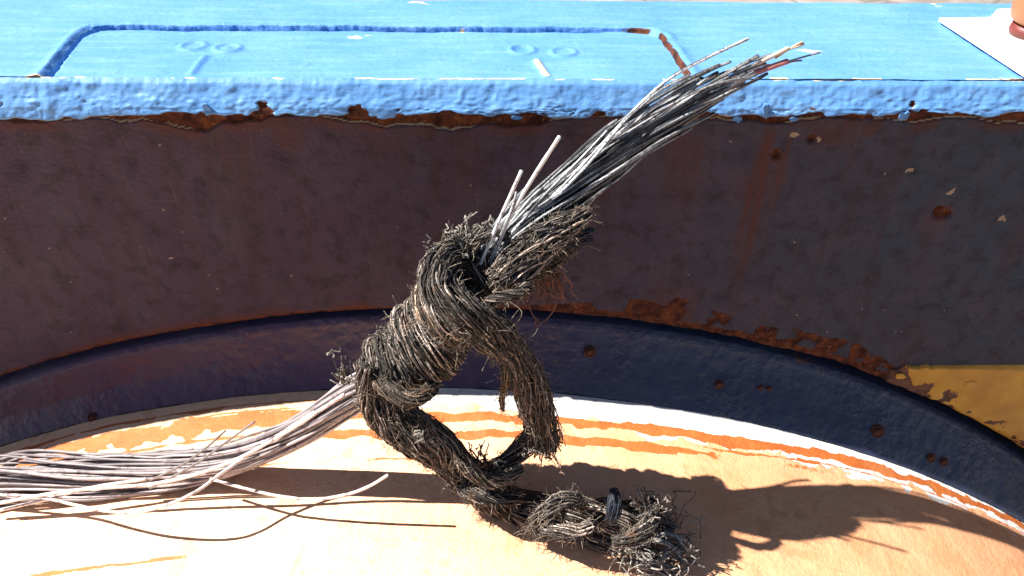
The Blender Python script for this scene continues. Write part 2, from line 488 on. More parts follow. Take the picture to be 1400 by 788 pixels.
# front lip: a leaning face, thick lumpy paint, chipped along its lower edge
ns = 46
s = np.linspace(0, 1, ns)
GX, S = np.meshgrid(XS, s, indexing='ij')                 # s 0 = underside root, 1 = top edge
prof_s = [0, .06, .12, .20, .45, .75, .92, 1.0]
prof_y = [.002, -.012, -.0168, -.0190, -.0178, -.0142, -.0116, LIP_TOP[0] + .0004]
prof_z = [.1336, .1334, .1340, .1356, .140, .1462, .1515, RAIL_Z - .0004]
PY, PZz = np.interp(S, prof_s, prof_y), np.interp(S, prof_s, prof_z)
sag = (fbm(GX * 26, 0 * S, 0, 41, 5) - .5) * .008 + (vnoise(GX * 140, 0 * S, 0, 42) - .5) * .0022
PZz = PZz - sag * sstep(.55, .1, S)
lump = (fbm(GX * 170, S * 5.2, 0, 44, 3) - .5) * .0012 + (fbm(GX * 45, S * 2.0, 0, 45, 3) - .5) * .0016 + (vnoise(GX * 420, S * 13, 0, 40) - .5) * .0006
lump = lump + (fbm(GX * 95, S * .9, 0, 38, 3) - .5) * .0016 + .0004 * sstep(.66, .85, vnoise(GX * 260, S * 7, 0, 46))
chipn = fbm(GX * 34, S * 2.2, 0, 47, 5)
where = .10 + .20 * sstep(.42, .62, fbm(GX * 9, 0 * S, 0, 49, 3))
chip = sstep(.0, .09, (where - S) - (1 - chipn) * .55 + .20) * sstep(.04, .08, S)
nc = fbm(GX * 150, S * 5, 0, 48, 3) - .5
for (u, wd, top_) in ((281, 8, .30), (365, 20, .45), (438, 14, .18), (492, 30, .40), (545, 26, .25), (610, 18, .22), (705, 40, .16), (818, 30, .28), (950, 30, .34), (1010, 16, .24), (1112, 16, .30), (1080, 20, .20), (1186, 24, .28), (1240, 30, .42), (330, 26, .16), (190, 40, .12), (70, 60, .12), (1300, 50, .22)):
    x0 = PW(u, 155, -.014)[0]
    m_ = 1 - np.abs((GX - x0) / (wd * .00055)) - np.clip(S - .05, 0, 1) / top_ + nc * 1.5
    chip = np.maximum(chip, sstep(.0, .12, m_) * sstep(.03, .06, S))
spots = sstep(.73, .77, fbm(GX * 60, S * 2.6, 0, 51, 4))
p = PW(1110, 130, -.012)
stain = np.exp(-((GX - p[0]) / .009) ** 2) * sstep(.95, .2, S) * sstep(.35, .6, fbm(GX * 140, S * 6, 0, 52))
crack = sstep(.012, .004, np.abs(fbm(GX * 38, S * 2.4, 0, 36, 4) - .5)) * sstep(.55, .25, S + .5 * (fbm(GX * 14, 0 * S, 0, 35, 3) - .5)) * sstep(.48, .56, fbm(GX * 17, S, 0, 34, 3))
chip = np.maximum(chip, crack * .8)
edgeband = np.clip(1 - np.abs(chip - .5) * 2.2, 0, 1)
PY = PY - lump * (.35 + .5 * sstep(.35, .65, fbm(GX * 11, S * 1.5, 0, 39, 3))) * sstep(0, .15, S) + .0020 * chip
PZz = PZz + .3 * lump * sstep(.1, .4, S) * sstep(1, .8, S)
fade = sstep(1.0, .93, S)
topedge = sstep(.955, 1, S) * sstep(.45, .62, fbm(GX * 60, S, 0, 22))
rust = np.clip(chip * 1.0 + stain * .75 * 1, 0, 1)
pale = np.clip(np.maximum(np.maximum(edgeband * .95, spots * .35), topedge * .8), 0, 1)
under = sstep(.13, .05, S)
link('rail_lip', grid_mesh('rail_lip', GX, PY, PZz, np.stack([rust, pale, 0 * S], -1)), MAT['blue'], rail)
# back face and underside of the rail
bk = np.array([RAIL_BACK, RAIL_BACK + .004, RAIL_BACK + .003, .05, .0125]); bz = np.array([RAIL_Z - .0004, RAIL_Z - .006, .128, .1245, .1245])
xb = np.linspace(-1.15, 1.15, 40)
GXb, I = np.meshgrid(xb, np.arange(5), indexing='ij')
link('rail_back', grid_mesh('rail_back', GXb, bk[I], bz[I], np.zeros(GXb.shape + (3,))), MAT['blue'], rail)

# curled flakes of paint and rust scabs hanging along the lower edge of the lip
def flake(name, p, w, h, mat, parent, seed, curl=.004, tilt=0.0, thick=.0009):
    r = np.random.default_rng(seed)
    nn = 18
    a = np.linspace(0, 2 * math.pi, nn, endpoint=False)
    rad = r.uniform(.55, 1.1, nn)
    V = [(0, -curl * .25, 0)]
    for f in (.55, 1.0):
        for i in range(nn):
            q = (math.cos(a[i]) * w / 2 * rad[i] * f, math.sin(a[i]) * h / 2 * rad[i] * f)
            cx, sx_ = math.cos(tilt), math.sin(tilt)
            V.append((q[0] * cx - q[1] * sx_, -curl * f * f * r.uniform(.3, 1.1), q[0] * sx_ + q[1] * cx))
    m1 = len(V)
    V2 = V + [(v[0], v[1] + thick, v[2]) for v in V]
    F = []
    for base, fl in ((0, False), (m1, True)):
        for i in range(nn):
            j = (i + 1) % nn
            t = (base, base + 1 + i, base + 1 + j)
            F.append(t if not fl else t[::-1])
            A, B, Cc, D = base + 1 + i, base + 1 + nn + i, base + 1 + nn + j, base + 1 + j
            for t in ((A, B, Cc), (A, Cc, D)):
                F.append(t if not fl else t[::-1])
    for i in range(nn):
        j = (i + 1) % nn
        A, B = 1 + nn + i, 1 + nn + j
        F += [(A, A + m1, B), (B, A + m1, B + m1)]
    me = raw_mesh(name, V2, F, np.zeros((len(V2), 3)))
    o = link(name, me, mat, parent); o.location = p
    return o
FL = [(283, 149, 16, 20, 'blue'), (1008, 162, 20, 10, 'blue'), (1047, 150, 14, 24, 'blue'), (1236, 158, 26, 16, 'blue'), (1085, 162, 18, 8, 'blue'), (706, 160, 24, 8, 'blue')]
for i, (u, v, w, h, mt) in enumerate(FL):
    q = PW(u, v + 1, -.0185)
    flake('rust_scab' if mt != 'blue' else 'paint_flake', (q[0], -.0180, q[2]), w * (.00046 if mt != 'blue' else .0003), h * .00040, MAT[mt], rail, 100 + i,
          curl=.0016 if mt == 'blue' else .0010, tilt=random.uniform(-.2, .2), thick=.0012)

# ------------------------------------------------------------------ dark wall plate with its arched lower edge
wall = empty('steel_wall', (0, 0, 0), YAW)
tag(wall, 'dark rust streaked steel wall under the blue rail, arched along its bottom', 'wall')
xs = np.r_[np.linspace(-1.15, -.56, 70, endpoint=False), np.linspace(-.56, .58, 880), np.linspace(.58, 1.15, 70)[1:]]
inside = np.clip(WALL_R ** 2 - (xs - WALL_CX) ** 2, 0, None)
zb = np.where(inside > 0, WALL_CZ + np.sqrt(inside), GROUND_Z)
zb = np.where(np.abs(xs - WALL_CX) < WALL_R - .003, zb, GROUND_Z)
nv = 150
t = np.linspace(0, 1, nv)
GX, TT = np.meshgrid(xs, t, indexing='ij')
ZB = np.broadcast_to(zb[:, None], GX.shape)
rag = (fbm(GX * 55, 0 * TT, 0, 61, 4) - .5) * .0045 * sstep(-.1, .12, GX) + (fbm(GX * 120, 0 * TT, 0, 62, 3) - .5) * .0012
ZB = ZB + np.where(ZB > -.6, rag, 0)
GZ = ZB + (.1360 - ZB) * np.where(ZB < -.6, TT, 1 - (1 - TT) ** 1.25)
e = (GZ - ZB)                                             # height above the arched edge
up = .1262 - GZ                                            # depth below the rail
GYw = (fbm(GX * 9, GZ * 9, 0, 63, 3) - .5) * .0026 + (fbm(GX * 60, GZ * 60, 0, 64, 3) - .5) * .0006
n1 = fbm(GX * 46, GZ * 46, 0, 65, 5)
n2 = fbm(GX * 18, GZ * 18, 0, 66, 4)
wdt = .002 + .019 * sstep(-.02, .12, GX) * sstep(.36, .25, GX)
strip = sstep(-.12, .12, (wdt * (.55 + .9 * n2) - e) / (wdt + .002)) * sstep(-.25, .02, GX + (n2 - .5) * .3)
strip = np.maximum(strip, sstep(.0035, .001, e + (n1 - .5) * .004) * .9)
holes = sstep(.53, .57, n1) * sstep(.004, .007, e)
stripr = strip * (1 - holes * .9)
seam = .0002 + .0056 * np.clip(fbm(GX * 16, 0 * GZ, 0, 67, 4) - .42, 0, 1) * 4 * (.35 + 1.3 * fbm(GX * 70, GZ * 8, 0, 69, 3))
seam = seam + (n1 - .5) * .003
topr = sstep(-.0006, .0006, seam - (up + .0005)) * (up > -.01)
tint = np.zeros_like(GX)
def streak(u, v0, v1, wpx, a):
    global tint
    p0, p1 = PW(u, v0), PW(u, v1)
    w = wpx * .0005
    xx = GX - p0[0] + (fbm(GX * 0 + u, GZ * 14, 0, 70) - .5) * .012
    f = np.exp(-(xx / w) ** 2) * sstep(p0[2] + .006, p0[2] - .01, GZ) * sstep(p1[2], p1[2] + (p0[2] - p1[2]) * .7, GZ)
    tint = np.maximum(tint, a * f * (.45 + .8 * fbm(GX * 90, GZ * 25, 0, 71, 3)))
for a in ((1058, 175, 420, 6, 1.3), (1040, 205, 400, 4, 1.1), (1074, 180, 330, 3, .9), (1049, 230, 360, 10, .5), (1024, 240, 330, 4, .7), (1066, 215, 300, 9, .7), (960, 180, 300, 4, .6), (920, 180, 290, 6, .5), (650, 170, 290, 5, .5), (528, 170, 240, 4, .5), (300, 168, 320, 3, .5), (1170, 175, 260, 4, .4), (935, 175, 330, 22, .5), (640, 165, 300, 24, .45), (520, 165, 260, 40, .3), (820, 170, 300, 20, .4),
          (1140, 168, 215, 26, .8), (330, 165, 300, 12, .3), (1290, 285, 340, 14, .6), (1030, 230, 300, 18, .6)):
    streak(*a)
tint = np.maximum(tint, .8 * sstep(.010, .0, up - seam) * sstep(.42, .6, fbm(GX * 30, GZ * 12, 0, 73, 4)))
tint = np.maximum(tint, .8 * sstep(.012, .002, e) * sstep(.40, .6, n2))
tint = np.maximum(tint, .7 * sstep(.05, .0, e) * sstep(.52, .62, n2) * sstep(-.1, .1, GX))
red = np.zeros_like(GX)
for (u, v, rp, a) in ((388, 185, 20, .55), (290, 182, 26, .3), (12, 158, 16, .6), (1062, 212, 10, 1.0), (1290, 290, 14, .9), (575, 170, 20, .5), (1188, 178, 12, .6)):
    q = PW(u, v); d = np.hypot(GX - q[0], GZ - q[2]) / (rp * .0005)
    tint = np.maximum(tint, a * sstep(1.3, .6, d + (n1 - .5) * 2.0))
pit = np.zeros_like(GX)
for (u, v, rp) in ((1061, 210, 7), (1285, 290, 9), (1296, 293, 6), (1110, 190, 6)):
    q = PW(u, v); d = np.hypot(GX - q[0], GZ - q[2]) / (rp * .0005)
    pit = np.maximum(pit, sstep(1.3, .6, d + (n1 - .5) * .8))
scr = np.zeros_like(GX)
for i in range(70):
    x0, z0, an, ln = RNG.uniform(-.42, .5), RNG.uniform(-.1, .125), RNG.normal(0, .5), RNG.uniform(.006, .045)
    if i < 8: x0, an, ln, z0 = RNG.uniform(-.4, -.15), .16, RNG.uniform(.04, .09), RNG.uniform(-.07, .02)
    lx, lz = (GX - x0) * math.cos(an) + (GZ - z0) * math.sin(an), -(GX - x0) * math.sin(an) + (GZ - z0) * math.cos(an)
    lz = lz + .8 * lx * lx * RNG.normal(0, 2)
    scr = np.maximum(scr, sstep(.0009, .0003, np.abs(lz)) * sstep(ln / 2, ln / 2 - .004, np.abs(lx)) * RNG.uniform(.25, .75) * sstep(.35, .6, n1 + RNG.uniform(-.1, .1)))
GYw = GYw + .0004 * scr + .0015 * np.maximum(stripr, topr) - .0005 * tint + .003 * pit
rust = np.clip(np.maximum(np.maximum(stripr, topr), pit), 0, 1)
band = sstep(.0008, .0002, np.abs(seam - (up + .0005) - .0003)) * (.2 + .8 * sstep(.42, .55, fbm(GX * 40, GZ * 3, 0, 59, 3)))
pale = band
nh = fbm(GX * 260, GZ * 260, 0, 68, 3)
for (u, v, wd, ht) in ((1368, 300, 8, 5), (1242, 233, 4, 2), (1210, 238, 3, 4), (1300, 262, 3, 4), (1085, 185, 6, 3), (1120, 190, 4, 4), (232, 352, 5, 1.2)):
    q = PW(u, v)
    pale = np.maximum(pale, .85 * sstep(1.2, .7, np.hypot((GX - q[0]) / (wd * .0005), (GZ - q[2]) / (ht * .0005)) + (nh - .5) * 3.2))
pale = np.maximum(pale, scr * .62)
link('wall_plate', grid_mesh('wall_plate', GX, GYw, GZ, np.stack([rust, pale, np.clip(tint, 0, 1)], -1)), MAT['wall'], wall)
# lower edge thickness and the back of the plate
TH = .012
e0 = np.stack([xs, GYw[:, 0], ZB[:, 0]], -1); e1 = e0.copy(); e1[:, 1] = TH; e1[:, 2] += .001
e2 = e1.copy(); e2[:, 2] = .13
GXe = np.stack([e0[:, 0]] * 3, 1)
link('plate_edge', grid_mesh('plate_edge', GXe, np.stack([e0[:, 1], e1[:, 1], e2[:, 1]], 1), np.stack([e0[:, 2], e1[:, 2], e2[:, 2]], 1),
     np.stack([np.ones_like(GXe) * .8, 0 * GXe, 0 * GXe], -1), flip=True), MAT['wall'], wall)

# yellow painted corner, one thick coat standing proud of the dark plate
qa = PW(1222, 498)
yx = np.linspace(qa[0] - .002, .62, 260)
ytop = qa[2] + 0 * yx
ybot = WALL_CZ + np.sqrt(np.clip(WALL_R ** 2 - (yx - WALL_CX) ** 2, .001, None)) - .0012 + (fbm(yx * 90, 0, 0, 81, 4) - .5) * .003
lead = sstep(0, .012, yx - yx[0])
ytop = np.where(yx < PW(1280, 497)[0], ytop + .0015 * (fbm(yx * 180, 0, 0, 82) - .5) * 4 - (1 - lead) * .004, ytop)
ytop = np.maximum(ytop, ybot + .0006)
tt = np.linspace(0, 1, 60)
YX, YT = np.meshgrid(yx, tt, indexing='ij')
YZ = ybot[:, None] + (ytop - ybot)[:, None] * YT
yn = fbm(YX * 70, YZ * 70, 0, 83, 4)
near = sstep(.032, .004, YZ - ybot[:, None])
yr = np.clip(sstep(.44, .53, yn * (.55 + .5 * near) + .12 * sstep(.37, .29, YX)) * near + sstep(.018, .004, YX - yx[0] + (yn - .5) * .02) * .9, 0, 1)
edgew = np.minimum(np.minimum(YT, 1 - YT) * 14, (YX - yx[0]) * 500).clip(0, 1)
YY = -.0032 * np.sqrt(edgew) - .0018 * (yn - .4) * near + .0012 * yr + .0014 * (1 - edgew)
link('yellow_coat', grid_mesh('yellow_coat', YX, YY, YZ, np.stack([yr * .9, 0 * YX, 0 * YX], -1)), MAT['yellow'], wall)['label'] = 'chipped yellow painted corner at the lower right of the wall'
# grey scales of old paint lifting inside the rust strip
for i, (u, v, w, h) in enumerate(((1230, 512, 22, 12), (1325, 522, 26, 14))):
    q = PW(u, v, -.001)
    flake('paint_scale', (q[0], -.0010 if u < 1220 else -.0034, q[2]), w * .00050, h * .00048, MAT['scale'] if u < 1220 else MAT['yellow'], wall, 300 + i, curl=.0003, tilt=-.35 if u > 1000 else -.1, thick=.0014)

# ------------------------------------------------------------------ drum: worn barrel and navy flange
drum = empty('cable_drum', (DR_CX, 0, GROUND_Z))
tag(drum, 'large drum with sunlit orange scuffed cream barrel and shaded navy flange', 'drum')
def drum_grid(name, angs, prof, mat, colf=None, disp=None):
    """angs from straight up, prof list of (y, r); local frame of the drum empty."""
    A, J = np.meshgrid(angs, np.arange(len(prof)), indexing='ij')
    pr = np.array(prof)
    Yq, Rq = pr[J, 0], pr[J, 1]
    if disp is not None: Yq, Rq = disp(A, Yq, Rq)
    Xl, Zl = np.sin(A) * Rq, np.cos(A) * Rq + DR_R
    cols = colf(A, Yq, Xl + DR_CX) if colf else np.zeros(A.shape + (3,))
    return link(name, grid_mesh(name, Xl, Yq, Zl, cols), mat, drum)
fine = np.radians(np.r_[np.linspace(-180, -36, 60, endpoint=False), np.linspace(-36, 40, 900), np.linspace(40, 180, 60)[1:]])
YEND = -.62
bys = np.r_[np.linspace(-.0225, -.26, 230), np.linspace(-.26, YEND, 30)[1:]]
def barrel_disp(A, Yq, Rq):
    return Yq, Rq + (fbm(A * 14, Yq * 16, 0, 91, 3) - .5) * .0022 + (fbm(A * 90, Yq * 110, 0, 92, 4) - .5) * .0007
def barrel_cols(A, Yq, Xw):
    w1 = (fbm(A * 12, Yq * 14, 0, 93, 3) - .5)
    w2 = (fbm(A * 70, Yq * 130, 0, 94, 4) - .5)
    w3 = (fbm(A * 6, Yq * 180, 0, 95, 4) - .5)
    sh = .022 * sstep(.0, .42, Xw) ** 1.2                    # wear marks run slightly askew to the flange
    y0 = Yq - sh
    d = lambda c, w: sstep(1.25, .75, np.abs(y0 - c + w1 * .006 + w3 * .006) / w + w2 * 2.0)
    left = sstep(-.10, -.17, Xw); mid = sstep(-.16, -.10, Xw)
    og = d(-.0500, .0042) * mid
    og = np.maximum(og, d(-.0665, .0036) * mid * sstep(.26, .10, Xw + w1 * .2))
    og = np.maximum(og, d(-.0490, .0085) * left * sstep(-.40, -.33, Xw))
    og = np.maximum(og, d(-.0330, .0012) * left * .9)
    og = np.maximum(og, d(-.0400, .0010) * left * sstep(-.3, -.2, Xw) * .9)
    og = np.maximum(og, d(-.0640, .0016) * left * .75)
    og = np.maximum(og, d(-.0900, .0012) * sstep(.10, -.02, Xw) * .8 * sstep(.3, .45, .5 + w1))
    og = np.maximum(og, d(-.0590, .0011) * sstep(.05, .2, Xw) * .8)
    og = np.maximum(og, d(-.158, .0014) * sstep(-.16, -.21, Xw) * .8)
    wb = sstep(1.2, .8, (-Yq - .0225) / (.0180 + .011 * sstep(-.05, .15, Xw) * sstep(.36, .2, Xw)) + w2 * 1.1 + w1 * .5) * sstep(-.12, -.03, Xw)
    st = sstep(.69, .76, fbm(A * 60, Yq * 60, 0, 97, 3)) * .35
    return np.stack([og, wb, st], -1)
bar = drum_grid('barrel', fine, [(y, DR_R) for y in bys], MAT['drum'], barrel_cols, barrel_disp)
cap = [(YEND, DR_R), (YEND - .004, DR_R - .01), (YEND - .004, .3), (YEND - .004, .002)]
drum_grid('end_face', np.radians(np.linspace(-180, 180, 120)), cap, MAT['drum'])
rr = np.array([.8642, .867, .872, .879, .888, .896, .9015, .9045, .9052, .9054])
yy = np.array([-.0228, -.0195, -.0145, -.0085, -.0030, .0008, .0030, .0060, .0110, .0400])
rq = np.r_[np.linspace(rr[0], .900, 58), np.linspace(.9004, .9054, 26)]
fprof = list(zip(np.interp(rq, rr, yy), rq))
# soften the profile
fy_ = np.array([q[0] for q in fprof]); fy_ = np.convolve(np.pad(fy_, 3, 'edge'), np.ones(7) / 7, 'valid'); fy_[-1] = .04
fprof = list(zip(fy_, rq))
def fl_k(A):                                              # outer edge keeps an even gap to the arched plate
    ca, sa = np.cos(A), np.sin(A)
    ox, oz = DR_CX - WALL_CX, DR_CZ - WALL_CZ
    b = ox * sa + oz * ca
    ra = -b + np.sqrt(np.clip(b * b - (ox * ox + oz * oz - WALL_R ** 2), 0, None))
    return np.where(np.abs(A) < .8, (ra - .0105 - .8642) / (.9054 - .8642), .9)
def fl_disp(A, Yq, Rq):
    f = (Rq - .8642) / (.9054 - .8642)
    Yq = Yq + sstep(.1, 1, f) * (np.clip(RS * (np.sin(A) * Rq + DR_CX), -.02, .03) + .003)
    Rq = .8642 + (Rq - .8642) * fl_k(A)
    return Yq - (fbm(A * 150, Rq * 150, 0, 98, 4) - .5) * .0012 - (fbm(A * 30, Rq * 30, 0, 99, 3) - .5) * .0015, Rq
fl = drum_grid('flange', fine, fprof, MAT['flange'], None, fl_disp)
drum_grid('gap_shade_back', np.radians(np.linspace(-180, 180, 160)), [(.0401, .97), (.042, .97), (.044, .86), (.044, .01)], MAT['black'])  # black disc behind the flange, paints in the dark of the gap
def flange_pt(u, v):
    d = ray(u, v)
    for t in np.linspace(3e-4, 9e-4, 6000):
        p = CAM + d * t
        r = math.hypot(p[0] - DR_CX, p[2] - DR_CZ)
        r2 = .8642 + (r - .8642) / float(fl_k(np.array(math.atan2(p[0] - DR_CX, p[2] - DR_CZ))))
        if r > DR_R and p[1] > np.interp(r2, rq, fy_) + .003 * max(0, min(1, (r2 - .868) / .037)): return p
    return p
def bolt_mesh(r):
    pr = [(0, 1.5), (.35, 1.5), (.5, 1.25), (.62, .6), (.8, .55), (.95, .9), (1.1, .55), (1.25, 0)]
    n = 20
    V, F = [(0, -pr[0][1] * r * .35, 0)], []
    rg = np.random.default_rng(3)
    for (q, h) in pr[1:]:
        for i in range(n):
            a = 2 * math.pi * i / n; f = 1 + rg.uniform(-.07, .07)
            V.append((math.cos(a) * q * r * f, -h * r * .35 * f, math.sin(a) * q * r * f))
    for i in range(n):
        F.append((0, 1 + i, 1 + (i + 1) % n))
    for k in range(len(pr) - 2):
        for i in range(n):
            a, b = 1 + k * n + i, 1 + k * n + (i + 1) % n
            F += [(a, a + n, b + n), (a, b + n, b)]
    return raw_mesh('bolt_head', V, F)
bm1 = bolt_mesh(.0036); bm1.materials.append(MAT['rust'])
for (u, v, sc_) in ((806, 481, 1), (983, 526, .8), (1199, 590, 1.25), (1272, 626, .9), (1290, 631, .8), (268, 490, .6), (127, 571, .9), (100, 546, .6), (1040, 530, .5), (1052, 531, .5)):
    p = flange_pt(u, v)
    b = bpy.data.objects.new('bolt_head', bm1); scene.collection.objects.link(b)
    b.parent = drum; b.location = (p[0] - DR_CX, p[1] - .0002, p[2] - GROUND_Z); b.scale = (sc_,) * 3
    b.rotation_euler = (math.radians(-35), 0, 0)

# ================================================================== WIRE BUNDLE
BC = [(-160, 706, -.066, .026), (0, 662, -.080, .0205), (150, 650, -.092, .0165), (300, 632, -.102, .0112), (400, 594, -.108, .0100), (488, 537, -.112, .0100), (560, 488, -.108, .0100),
      (617, 424, -.104, .010), (660, 370, -.100, .0110), (700, 322, -.093, .0115), (780, 258, -.076, .0135), (860, 196, -.056, .0132), (950, 138, -.034, .0112), (1030, 97, -.014, .0085), (1070, 78, -.004, .006)]
fwd = lambda y: y if y < -.06 else -.06 + (y + .06) * .48      # the brush stays just in front of the rail
bc3 = np.array([[*P(u, v, fwd(y)), r] for u, v, y, r in BC])
bp, bs = spline(bc3, .0030)
BR = bp[:, 3]; bp = bp[:, :3]
bT, bN, bB = frames(bp)
ctrl_s = [bs[np.argmin(np.linalg.norm(bp - c[:3], axis=1))] for c in bc3]
S_KNOT0, S_KNOT1 = ctrl_s[5] + .42 * (ctrl_s[6] - ctrl_s[5]), ctrl_s[8]
SN = bs / bs[-1]
bundle = empty('wire_bundle', tuple(PD(120, 690)))
tag(bundle, 'weathered bundle of stiff grey wires bent up across the drum through the rope knot', 'wire bundle')
BOFF = np.array(bundle.location)
NW = 78
WSEED = 0
def wire_part(pts, rad, col, mat, label=None, sides=7, name='wire', streaks=None):
    n = len(pts)
    if mat is MAT['wire'] or streaks is not None:            # grime lies in long streaks on the crusted wires
        global WSEED
        WSEED += 1
        sx_ = np.arange(n)[:, None] * .12; sd_ = np.arange(sides)[None, :] * 1.7
        f = fbm(sx_ + WSEED * 7.7, sd_ + WSEED * 3.1, 0, 140, 3)
        f = .06 + 1.15 * sstep(.40, .60, f)
        if streaks is not None: f = 1 + (f - 1) * streaks[:, None]
        col = np.broadcast_to(np.asarray(col, float), (n, 3))[:, None, :] * f[:, :, None]
    me = tubes(name, [(pts - BOFF, rad, col)], sides)
    o = link(name, me, mat, bundle)
    if label: o['label'] = label
    return o
for i in range(NW):
    rho = math.sqrt((i + .5) / NW); phi = i * 2.39996
    k0 = 0; k1 = len(bp)
    end = RNG.uniform(.86, 1.0) if rho < .8 else RNG.uniform(.80, .985)
    k1 = int(len(bp) * end)
    s_ = bs[k0:k1]
    tw = phi + 2.6 * (s_ / bs[-1] - .5) * 2 + .35 * (fbm(s_ * 9 + i * 7.1, i * 3.3, 0, 120, 2) - .5) * 2
    rr_ = rho + .34 * (fbm(s_ * 12 + i * 5.7, i * 1.7, 0, 121, 2) - .5) * 2
    rr_ = np.clip(rr_, 0, 1.12) * BR[k0:k1] * .93
    inknot = sstep(.02, .0, np.maximum(S_KNOT0 - s_, s_ - S_KNOT1))
    rr_ = rr_ * (1 - .15 * inknot)
    # the left end fans out flat over the drum
    flat = sstep(.16, .0, s_)
    pt = bp[k0:k1] + (bN[k0:k1] * np.cos(tw)[:, None] + bB[k0:k1] * np.sin(tw)[:, None]) * rr_[:, None]
    # droop and splay of the free tips
    tip = sstep(s_[-1] - .05, s_[-1], s_)
    jit = RNG.normal(0, .0028, 3); pt = pt + jit[None, :] * (tip ** 2)[:, None]
    # rest on the barrel, never in it
    dx, dz = pt[:, 0] - DR_CX, pt[:, 2] - DR_CZ
    rad_ = np.hypot(dx, dz); minr = DR_R + .0026
    f = np.where(rad_ < minr, minr / rad_, 1.0)
    pt[:, 0] = DR_CX + dx * f; pt[:, 2] = DR_CZ + dz * f
    wr = RNG.uniform(.00070, .00115)
    right = sstep(S_KNOT0 - .02, S_KNOT1 + .01, s_)[:, None]
    pal = RNG.uniform(.80, 1.1)
    cl = np.array([.47, .40, .40]) * pal * RNG.uniform(.6, 1.05); cr_ = np.array([.56, .57, .58]) * pal * RNG.uniform(.22, .9)
    col = cl * (1 - right) + cr_ * right
    # two meshes only in material: pale and smooth on the left of the knot, crusted on the right
    kk = np.searchsorted(s_, (S_KNOT0 + S_KNOT1) / 2)
    w = wire_part(pt, wr * (1 + .16 * (fbm(s_ * 300 + i * 11, i, 0, 122, 2) - .5) * 2), col, MAT['pwire'], streaks=.5 + .5 * right[:, 0])
    w.data.materials.append(MAT['wire'])
    n = len(pt); sides = 7
    idx = np.zeros(len(w.data.polygons), dtype=np.int32)
    nq = (n - 1) * sides
    seg = np.repeat(np.arange(n - 1), sides)
    idx[:nq] = (seg >= kk).astype(np.int32); idx[nq + sides:] = 1
    w.data.polygons.foreach_set('material_index', idx)
# stray wires that leave the bundle
def stray(ctrl, r, col, mat, label=None, name='stray_wire'):
    c = np.array([P(u, v, fwd(y)) for u, v, y in ctrl])
    q, s_ = spline(c, .0025)
    return wire_part(q, r * (1 + .12 * (fbm(s_ * 300, r * 1e4, 0, 130, 2) - .5) * 2), col, mat, label, name=name)
PALE = np.array([.66, .57, .54]); GREY = np.array([.58, .59, .60])
stray([(190, 664, -.112), (245, 638, -.114), (282, 612, -.115), (308, 589, -.115)], 0.00072, PALE * .3, MAT['pwire'], 'thin dark wire end sticking up left of the knot')
stray([(205, 668, -.114), (265, 636, -.116), (310, 604, -.117), (348, 577, -.117)], 0.00072, PALE * .3, MAT['pwire'])
stray([(-20, 676, -.098), (48, 679, -.112), (100, 690, -.120), (140, 698, -.132), (182, 701, -.142), (230, 690, -.147), (270, 671, -.142), (310, 642, -.130), (370, 602, -.117), (430, 563, -.116)], 0.00101, PALE, MAT['pwire'], 'loose pale wire sagging below the bundle')
stray([(288, 655, -.118), (320, 664, -.125), (355, 673, -.131), (385, 679, -.134), (430, 683, -.137), (475, 676, -.139), (505, 665, -.140), (530, 650, -.140)], 0.00094, PALE * 1.1, MAT['pwire'], 'curved bare wire end pointing right below the bundle')
stray([(-30, 648, -.076), (60, 641, -.080), (130, 640, -.086), (220, 645, -.095)], 0.00079, PALE, MAT['pwire'])
stray([(-10, 700, -.105), (60, 684, -.112), (120, 668, -.114), (200, 655, -.113)], 0.00115, PALE, MAT['pwire'])
stray([(-10, 690, -.108), (90, 672, -.116), (220, 660, -.122), (310, 634, -.124), (390, 592, -.122), (470, 540, -.122)], 0.00108, PALE * 1.1, MAT['pwire'])
stray([(640, 410, -.108), (668, 365, -.108), (696, 300, -.106), (727, 246, -.105), (765, 187, -.104)], 0.00100, GREY * 1.1, MAT['pwire'], 'long stray wire standing left of the wire brush')
stray([(632, 412, -.108), (655, 365, -.110), (685, 296, -.109), (713, 234, -.108)], 0.00094, GREY * 1.1, MAT['pwire'], 'short stray wire standing leftmost above the knot')
stray([(645, 405, -.108), (675, 345, -.108), (700, 285, -.106), (706, 263, -.105)], 0.00071, GREY * .8, MAT['wire'])
stray([(690, 330, -.098), (770, 255, -.085), (830, 190, -.072), (870, 148, -.060), (915, 108, -.046), (965, 80, -.034), (1023, 53, -.020)], 0.00089, GREY, MAT['wire'], 'long wire arching highest above the brush')
stray([(700, 325, -.098), (790, 240, -.083), (850, 170, -.068), (880, 142, -.060), (905, 122, -.053), (943, 103, -.044)], 0.00089, GREY * .9, MAT['wire'])
stray([(760, 270, -.088), (800, 222, -.078), (850, 180, -.066), (890, 150, -.058), (917, 131, -.052)], 0.00094, GREY, MAT['wire'])
stray([(700, 318, -.100), (750, 262, -.092), (790, 222, -.085), (830, 180, -.078)], 0.00083, GREY * 1.1, MAT['wire'])
stray([(780, 262, -.083), (880, 190, -.058), (960, 140, -.036), (1015, 108, -.022)], 0.00100, GREY * .6, MAT['wire'])
stray([(950, 130, -.035), (1010, 100, -.018), (1050, 80, -.010), (1078, 66, -.006)], 0.00115, np.array([.55, .45, .36]), MAT['pwire'])
stray([(960, 140, -.035), (1020, 106, -.018), (1046, 95, -.012), (1060, 90, -.010), (1077, 84, -.007)], 0.00158, np.array([.42, .17, .16]), MAT['pink'], 'short pink insulated wire at the tip of the brush', name='insulated_wire')
stray([(1072, 86, -.008), (1092, 80, -.006), (1121, 72, -.003)], 0.00050, np.array([.2, .2, .2]), MAT['pwire'])
stray([(1072, 88, -.008), (1085, 84, -.006), (1096, 83, -.005)], 0.00050, np.array([.2, .15, .15]), MAT['pwire'])
